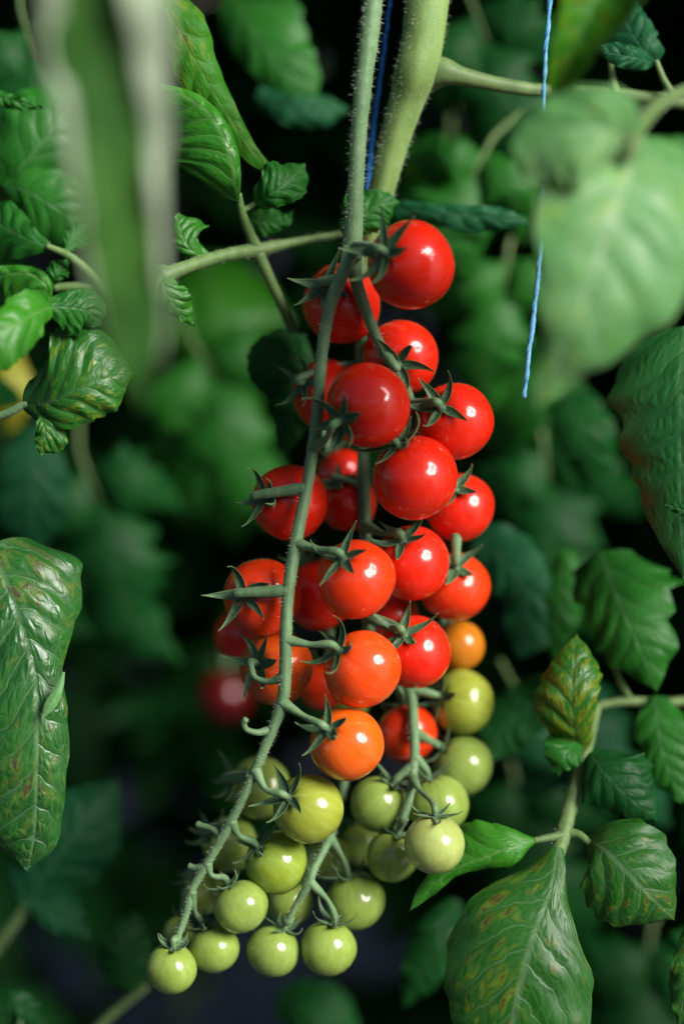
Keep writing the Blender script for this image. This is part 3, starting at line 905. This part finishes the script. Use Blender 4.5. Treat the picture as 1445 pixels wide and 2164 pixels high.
# leaf at the right edge
o = leaf('long toothed leaf hanging at the right edge of the picture', (1400, 680, .02))
leaflet(o, 'crinkled', [(1447, 690, .03), (1440, 800, .02), (1438, 900, .018), (1438, 1000, .018), (1440, 1110, .02), (1448, 1228, .022)],
        [50, 90, 110, 95, 60, 0], [40, 100, 125, 138, 140, 150, 158, 136, 122, 130, 127, 104, 106, 88, 85, 75, 60, 48, 34, 18, 0], teeth=.0, nt=6, seed=7, quilt=.0015, aL=(8, 40), aR=(12, 40), sweep=(0, .05), nu=110, nv=22)
leaflet(o, 'dark', [(1480, 1090, .012), (1445, 1078, .008), (1400, 1066, .006)], [10, 14, 0], [10, 14, 0], seed=70)
# lobed leaves on the right, some way back
o = leaf('lobed green leaf hanging tip down at the right, above the spotted leaf', (1290, 1480, .06))
petiole(o, [(1460, 1480, .075), (1390, 1485, .07), (1320, 1482, .065), (1265, 1490, .06)], [10, 10, 10, 9])
petiole(o, [(1330, 1480, .066), (1305, 1430, .06), (1290, 1360, .055)], [9, 7, 5])
leaflet(o, 'mid', [(1270, 1165, .07), (1290, 1230, .06), (1325, 1310, .05), (1360, 1390, .048), (1386, 1462, .05)],
        [60, 140, 95, 62, 0], [70, 85, 85, 55, 0], teeth=.14, nt=5, seed=8, aL=(8, 35), aR=(10, 40), quilt=.0018)
leaflet(o, 'mid', [(1385, 1470, .062), (1388, 1520, .055), (1400, 1590, .05), (1425, 1660, .05), (1440, 1700, .05)],
        [20, 85, 90, 60, 0], [20, 52, 48, 35, 0], teeth=.12, nt=5, seed=9)
o = leaf('blurred lobed leaf right of the truss, with a rounded hanging lobe', (1130, 1180, .11))
leaflet(o, 'teal', [(1000, 1150, .11), (1060, 1180, .105), (1110, 1250, .10), (1112, 1330, .10), (1095, 1395, .10)], [60, 70, 55, 60, 0], [60, 70, 50, 45, 0], seed=10)
leaflet(o, 'mid', [(1200, 1160, .10), (1190, 1230, .10), (1180, 1300, .10), (1170, 1400, .105)], [20, 40, 40, 0], [20, 40, 50, 0], seed=11)
o = leaf('dark leaf behind the green tomatoes on the right', (1150, 1450, .09))
leaflet(o, 'dark', [(1165, 1440, .085), (1120, 1490, .09), (1060, 1545, .09), (1020, 1610, .09)], [30, 55, 55, 0], [30, 55, 50, 0], seed=12)
# the spotted compound leaf lower right
o = leaf('spotted compound leaf at lower right with five leaflets on a pale stalk', (1250, 1490, .04))
petiole(o, [(1262, 1490, .055), (1245, 1560, .045), (1222, 1640, .035), (1200, 1720, .028), (1186, 1775, .022), (1172, 1830, .016), (1165, 1890, .014)], [9, 12, 13, 15, 17, 12, 7], hair=300)
petiole(o, [(1190, 1765, .022), (1160, 1770, .02), (1128, 1776, .018)], [11, 8, 6])
petiole(o, [(1196, 1760, .024), (1222, 1764, .022), (1245, 1782, .02)], [12, 9, 7])
leaflet(o, 'blotched', [(1222, 1590, .038), (1214, 1545, .024), (1208, 1480, .018), (1212, 1410, .02), (1218, 1338, .03)], [30, 70, 72, 50, 0], [30, 45, 55, 52, 0],
        seed=13, quilt=.0022, teeth=.07, nt=7, aL=(8, 55), aR=(8, 55), label='upright leaflet blotched with yellow')
leaflet(o, 'mid', [(1226, 1556, .036), (1205, 1580, .026), (1188, 1608, .023), (1178, 1640, .026)], [14, 34, 30, 0], [14, 50, 42, 0], seed=14, quilt=.0007, teeth=.03)
leaflet(o, 'dark', [(1245, 1590, .03), (1275, 1630, .022), (1320, 1680, .02), (1365, 1715, .022), (1388, 1738, .024)], [30, 85, 85, 45, 0], [30, 75, 50, 32, 0],
        seed=15, teeth=.07, nt=6, aL=(8, 50), aR=(10, 45), label='dark green leaflet without spots')
leaflet(o, 'spotted', [(1236, 1772, .024), (1270, 1790, .012), (1320, 1838, .006), (1370, 1890, .006), (1425, 1945, .014)], [10, 92, 105, 75, 0], [10, 88, 115, 85, 0],
        seed=16, quilt=.0017, teeth=.06, nt=6, aL=(8, 38), aR=(8, 38), sweep=(-.1, .2), label='leaflet with many brown spots')
leaflet(o, 'spotted', [(1178, 1790, .016), (1165, 1880, .008), (1125, 1990, .0), (1095, 2100, -.002), (1075, 2210, .0), (1065, 2290, .006)],
        [12, 40, 128, 160, 140, 0], [10, 118, 165, 160, 110, 0], seed=17, quilt=.0011, teeth=.03, nt=6, n=8, aL=(5, 42), aR=(5, 42), nu=110, nv=22, sweep=(-.12, .3), label='largest leaflet, marbled with yellow and brown')
leaflet(o, 'fresh', [(1135, 1776, .018), (1080, 1792, .012), (1020, 1815, .012), (960, 1838, .014), (905, 1880, .016), (864, 1926, .018)],
        [4, 36, 22, 14, 16, 0], [8, 62, 84, 34, 22, 0], seed=18, aL=(15, 60), aR=(10, 50), teeth=.05, label='small folded leaflet pointing left')
o = leaf('edge of a spotted leaf in the bottom right corner', (1440, 1950, .01))
leaflet(o, 'spotted', [(1475, 1940, .01), (1458, 2020, .008), (1446, 2100, .008), (1432, 2170, .01)], [20, 35, 35, 0], [20, 36, 32, 0], seed=19)

# left side
o = leaf('big wrinkled spotted leaf at the left edge with a folded back rim', (0, 1165, .01))
leaflet(o, 'wrinkled', [(-20, 1150, .012), (10, 1225, .004), (45, 1320, .0), (75, 1420, .0), (82, 1520, .0), (80, 1640, .002), (75, 1760, .008), (60, 1840, .014)],
        [80, 158, 150, 112, 60, 60, 64, 60, 56, 48, 0], [20, 60, 90, 120, 140, 135, 128, 120, 110, 90, 0], seed=20, quilt=.0030, n=10, teeth=.035, nt=7, nu=130, nv=22, aL=(5, 48), aR=(5, 30), sweep=(.0, .3))
leaflet(o, 'pale', [(136, 1420, -.002), (128, 1450, -.004), (112, 1485, -.005), (88, 1520, -.004)], [2, 8, 10, 0], [3, 10, 14, 0], seed=21, name='folded_rim', quilt=.0, wave=.0, teeth=0, n=4, nu=30, nv=6)
o = leaf('yellow flecked leaf on a dark stalk at the left edge', (0, 885, .0))
petiole(o, [(-30, 890, .01), (20, 872, .006), (55, 855, .004), (90, 862, .002)], [9, 9, 8, 6], mat='truss')
leaflet(o, 'flecked', [(48, 856, .004), (105, 850, -.004), (165, 825, -.008), (225, 800, -.006), (285, 790, .0)], [50, 132, 128, 108, 0], [20, 62, 70, 66, 0], seed=22, teeth=.05, quilt=.0018, aL=(6, 40), aR=(8, 35))
leaflet(o, 'flecked', [(78, 865, .002), (92, 895, -.002), (96, 925, -.002), (84, 962, .0)], [8, 34, 44, 0], [4, 16, 22, 0], seed=23)
o = leaf('smooth green leaf with a round lobe above the flecked one on the left', (40, 600, -.03))
leaflet(o, 'fresh', [(110, 650, -.02), (80, 660, -.03), (35, 685, -.04), (-20, 720, -.045), (-80, 760, -.045)], [20, 48, 68, 66, 0], [40, 55, 45, 50, 0], seed=24, quilt=.0012)
leaflet(o, 'fresh', [(108, 648, -.018), (95, 600, -.022), (60, 578, -.022), (10, 580, -.02), (-40, 600, -.015)], [15, 45, 55, 50, 0], [2, 15, 16, 18, 0], seed=25)
leaflet(o, 'mid', [(108, 648, -.015), (150, 650, -.012), (190, 660, -.008), (212, 690, -.004)], [20, 40, 40, 0], [20, 60, 50, 0], seed=26)
o = leaf('dark compound leaf in the left background below the corner', (200, 600, .03))
petiole(o, [(230, 620, .03), (190, 575, .026), (145, 540, .024), (100, 520, .024)], [11, 10, 9, 6])
petiole(o, [(260, 605, .035), (190, 605, .03), (115, 608, .03)], [12, 11, 9])
leaflet(o, 'mid', [(105, 522, .024), (60, 505, .024), (10, 480, .03), (-60, 440, .04)], [10, 62, 80, 0], [10, 40, 50, 0], seed=27)
leaflet(o, 'mid', [(140, 530, .026), (160, 495, .03), (190, 470, .034)], [6, 24, 0], [6, 36, 0], seed=28)
leaflet(o, 'mid', [(112, 606, .03), (120, 580, .026), (145, 545, .03)], [4, 24, 0], [4, 24, 0], seed=61)
o = leaf('dark broad leaf at the left edge near the top', (40, 380, .05))
leaflet(o, 'mid', [(10, 400, .05), (50, 350, .045), (100, 290, .045), (150, 230, .05), (200, 160, .065)], [50, 105, 100, 60, 0], [30, 90, 100, 65, 0], seed=29, quilt=.001)
leaflet(o, 'mid', [(10, 390, .045), (60, 405, .04), (120, 440, .04), (205, 505, .05)], [20, 70, 75, 0], [20, 80, 80, 0], seed=30, quilt=.001)
o = leaf('small pale edged leaf tip at the left edge near the top', (0, 210, .03))
leaflet(o, 'mid', [(-30, 195, .03), (10, 208, .03), (50, 218, .03), (95, 228, .03)], [12, 14, 12, 0], [10, 18, 14, 0], seed=31)

# upper left compound leaf
o = leaf('bright curled compound leaf left of the stalk, near the top', (545, 530, .03))
petiole(o, [(340, 585, .004), (400, 562, .01), (470, 540, .02), (545, 528, .03), (620, 512, .036), (700, 498, .045), (770, 490, .05)], [17, 14, 13, 16, 9, 8, 8], hair=200)
petiole(o, [(545, 530, .03), (528, 492, .026), (512, 450, .02), (505, 410, .016)], [13, 11, 9, 6])
petiole(o, [(545, 535, .03), (570, 590, .034), (595, 645, .04), (618, 700, .048)], [14, 12, 11, 9])
leaflet(o, 'fresh', [(504, 425, .014), (500, 385, .006), (490, 330, .002), (462, 265, .002), (415, 215, .006), (330, 175, .012)], [40, 125, 130, 120, 95, 0], [3, 12, 18, 18, 14, 0],
        seed=32, quilt=.0016, n=7, aL=(5, 65), aR=(30, 110), nu=110, label='bright curled leaflet')
leaflet(o, 'yellowing', [(325, -30, .012), (375, 60, .01), (425, 150, .012), (480, 240, .016), (535, 320, .02), (605, 384, .022)], [36, 62, 40, 24, 12, 0], [22, 40, 52, 40, 26, 0],
        seed=33, n=9, nu=110, aL=(10, 50), aR=(8, 30), teeth=.04, label='long narrow leaflet with yellow mottling')
petiole(o, [(512, 445, .02), (530, 436, .02), (550, 420, .018)], [7, 6, 5])
leaflet(o, 'mid', [(540, 430, .018), (575, 410, .012), (615, 380, .014), (645, 345, .02)], [24, 58, 46, 0], [16, 34, 42, 0], seed=34)
leaflet(o, 'fresh', [(440, 545, .016), (405, 530, .012), (385, 500, .012), (372, 450, .016)], [10, 22, 18, 0], [10, 44, 62, 0], seed=35, aL=(5, 60), aR=(10, 60))
leaflet(o, 'fresh', [(350, 560, .006), (345, 600, .0), (370, 645, .002), (410, 692, .008)], [10, 40, 34, 0], [30, 42, 18, 0], seed=36)
leaflet(o, 'mid', [(520, 460, .03), (560, 470, .034), (600, 470, .036), (620, 445, .036)], [10, 30, 22, 0], [10, 30, 16, 0], seed=62)

# behind the stalk
o = leaf('small leaf right behind the fruit stalk, above the top tomato', (760, 500, .022))
leaflet(o, 'mid', [(735, 505, .024), (760, 470, .020), (800, 435, .020), (845, 425, .024)], [30, 55, 36, 0], [10, 45, 40, 0], seed=37, teeth=.1)
o = leaf('narrow dark leaf pointing right behind the top tomato', (840, 440, .05))
leaflet(o, 'teal', [(835, 440, .055), (920, 448, .05), (1000, 456, .05), (1060, 462, .05), (1125, 470, .052)], [18, 18, 22, 22, 0], [18, 28, 36, 22, 0], seed=38)
o = leaf('dark drooping leaf in the left background beside the upper tomatoes', (600, 700, .06))
leaflet(o, 'dark', [(612, 695, .055), (590, 745, .05), (575, 800, .05), (570, 850, .055)], [22, 52, 40, 0], [22, 60, 48, 0], seed=39)
leaflet(o, 'dark', [(625, 705, .06), (630, 780, .06), (620, 870, .06), (600, 970, .065)], [20, 40, 35, 0], [20, 42, 42, 0], seed=40)
o = leaf('blurred leaf in the top centre background with a pointed lower lobe', (560, 0, .12))
leaflet(o, 'mid', [(480, -30, .13), (520, 40, .12), (570, 110, .115), (610, 175, .115), (645, 270, .12)], [70, 115, 85, 60, 0], [20, 60, 60, 36, 0], seed=41)
leaflet(o, 'teal', [(540, 200, .115), (600, 225, .11), (660, 235, .11), (740, 230, .115)], [20, 30, 34, 0], [20, 34, 34, 0], seed=42)
# deeper background leaves
o = leaf('blurred blue green leaf at the left edge at mid height', (60, 920, .13))
leaflet(o, 'teal', [(70, 900, .14), (70, 980, .13), (70, 1080, .13), (60, 1190, .14)], [40, 75, 65, 0], [40, 75, 65, 0], seed=43)
o = leaf('blurred teal leaf below the wrinkled leaf at lower left', (150, 1640, .12))
petiole(o, [(-20, 2020, .12), (25, 1960, .115), (60, 1910, .11)], [14, 13, 12])
leaflet(o, 'teal', [(55, 1920, .11), (110, 1830, .105), (170, 1750, .105), (250, 1640, .115)], [50, 100, 75, 0], [50, 95, 80, 0], seed=44)
leaflet(o, 'teal', [(60, 1890, .11), (100, 1930, .105), (150, 1960, .105), (200, 1985, .11)], [60, 75, 40, 0], [20, 30, 20, 0], seed=45)
o = leaf('dark blurred leaf under the lowest green tomato', (300, 2080, .11))
petiole(o, [(180, 2200, .11), (240, 2140, .11), (310, 2085, .11)], [12, 11, 9])
leaflet(o, 'dark', [(290, 2100, .11), (270, 2050, .105), (260, 1990, .105), (290, 1925, .11)], [20, 50, 45, 0], [20, 60, 60, 0], seed=46)
o = leaf('dark leaf tip in the bottom left corner', (0, 2160, .08))
leaflet(o, 'dark', [(-30, 2190, .08), (20, 2130, .075), (60, 2140, .075), (95, 2190, .08)], [20, 35, 30, 0], [20, 40, 40, 0], seed=47)
o = leaf('dark pointed leaf at the bottom beside the big spotted leaf', (900, 1960, .11))
leaflet(o, 'dark', [(960, 1900, .12), (930, 1980, .11), (890, 2060, .11), (850, 2130, .115)], [20, 50, 40, 0], [20, 55, 45, 0], seed=48)
o = leaf('dark leaf at the bottom centre under the green tomatoes', (650, 2100, .16))
leaflet(o, 'dark', [(590, 2100, .17), (640, 2130, .16), (700, 2160, .16), (760, 2200, .17)], [40, 75, 60, 0], [40, 60, 60, 0], seed=49)
o = leaf('broad blurred leaf right of the upper tomatoes', (1100, 760, .2))
leaflet(o, 'mid', [(1090, 700, .22), (1110, 790, .2), (1150, 880, .2), (1200, 1000, .21)], [50, 100, 90, 0], [50, 90, 80, 0], seed=50)
o = leaf('blurred dark leaf behind the right edge tomatoes', (1230, 850, .14))
leaflet(o, 'dark', [(1200, 830, .15), (1220, 890, .14), (1240, 950, .14), (1255, 1050, .15)], [50, 70, 55, 0], [50, 60, 45, 0], seed=51)
o = leaf('light green far blurred leaf left of the upper tomatoes', (470, 640, .3))
leaflet(o, 'fresh', [(440, 540, .30), (455, 640, .26), (475, 740, .26), (500, 850, .30)], [80, 150, 120, 0], [80, 120, 100, 0], seed=52, flip=False)
leaflet(o, 'mid', [(390, 900, .32), (430, 980, .28), (470, 1060, .28), (500, 1150, .32)], [80, 130, 100, 0], [80, 110, 100, 0], seed=63)
o = leaf('far blurred yellow leaf behind the flecked leaf at the left edge', (20, 800, .2))
leaflet(o, 'yellow', [(10, 730, .2), (20, 790, .19), (25, 850, .19), (20, 920, .2)], [20, 45, 45, 0], [20, 45, 45, 0], seed=53)


def far_leaf(label, px, py, d, size, ang, mat, seed):
    """a compound leaf some way behind the truss: stalk and three lobed leaflets"""
    rng = np.random.RandomState(seed)
    o = leaf(label, (px, py, d))
    def pt(a, r, dd): return (px + r * math.cos(a), py + r * math.sin(a), d + dd)
    petiole(o, [pt(ang + math.pi + .2, size * .7, .015), pt(ang + math.pi, size * .3, .004), (px, py, d), pt(ang, size * .25, -.002)], [6, 5.5, 5, 3], mat='side')
    for k, (da, off, sc) in enumerate(((0, .22, 1.0), (.95, .0, .72), (-1.0, -.05, .68))):
        a = ang + da + rng.uniform(-.15, .15)
        L = size * 1.5 * sc * rng.uniform(.9, 1.1)
        bx, by = px + size * off * math.cos(ang), py + size * off * math.sin(ang)
        m = []
        for q in range(5):
            u = q / 4
            m.append((bx + L * u * math.cos(a + .35 * u * rng.uniform(-1, 1)), by + L * u * math.sin(a + .2 * u) + L * .12 * u * u, d - .012 * math.sin(u * 3) + .02 * u * u))
        w = L * .31
        leaflet(o, mat, m, [w * .3, w, w * .95, w * .6, 0], [w * .3, w * .95, w, w * .55, 0], teeth=.30, nt=4.5, seed=seed * 3 + k, nu=44, nv=10, aL=(10, 45), aR=(5, 45), sweep=(-.1, .35))

R_ = math.radians
far_leaf('blurred green leaf behind the two blue string ends at top right of the stem', 1020, 330, .13, 170, R_(120), 'mid', 201)
far_leaf('dark blurred leaf between the thick stem and the pale right leaf', 1010, 40, .16, 200, R_(70), 'dark', 202)
far_leaf('dark blurred leaf in the top left corner', 60, 70, .12, 210, R_(75), 'dark', 204)
far_leaf('blurred leaf beside the uppermost left edge of the truss, under the petiole fork', 430, 760, .22, 200, R_(60), 'mid', 205)
far_leaf('blurred leaf under the flecked leaf at the left edge', 190, 1010, .2, 210, R_(70), 'dark', 206)
far_leaf('blurred leaf right of the uppermost red tomato', 1070, 560, .17, 180, R_(100), 'mid', 207)
far_leaf('blurred teal leaf behind the upright blotched leaflet', 1130, 1490, .15, 170, R_(40), 'teal', 212)
far_leaf('dark blurred leaf between the right edge leaf and the red tomatoes', 1150, 960, .2, 210, R_(85), 'dark', 208)
far_leaf('dark leaf at lower right behind the spotted compound leaf', 1370, 2010, .2, 210, R_(100), 'dark', 209)
far_leaf('blurred leaf right of the short gap under the side branch', 950, 300, .24, 190, R_(95), 'mid', 213)
far_leaf('dark blurred leaf right of the green tomatoes in the lower gap', 1090, 1660, .22, 200, R_(80), 'dark', 214)
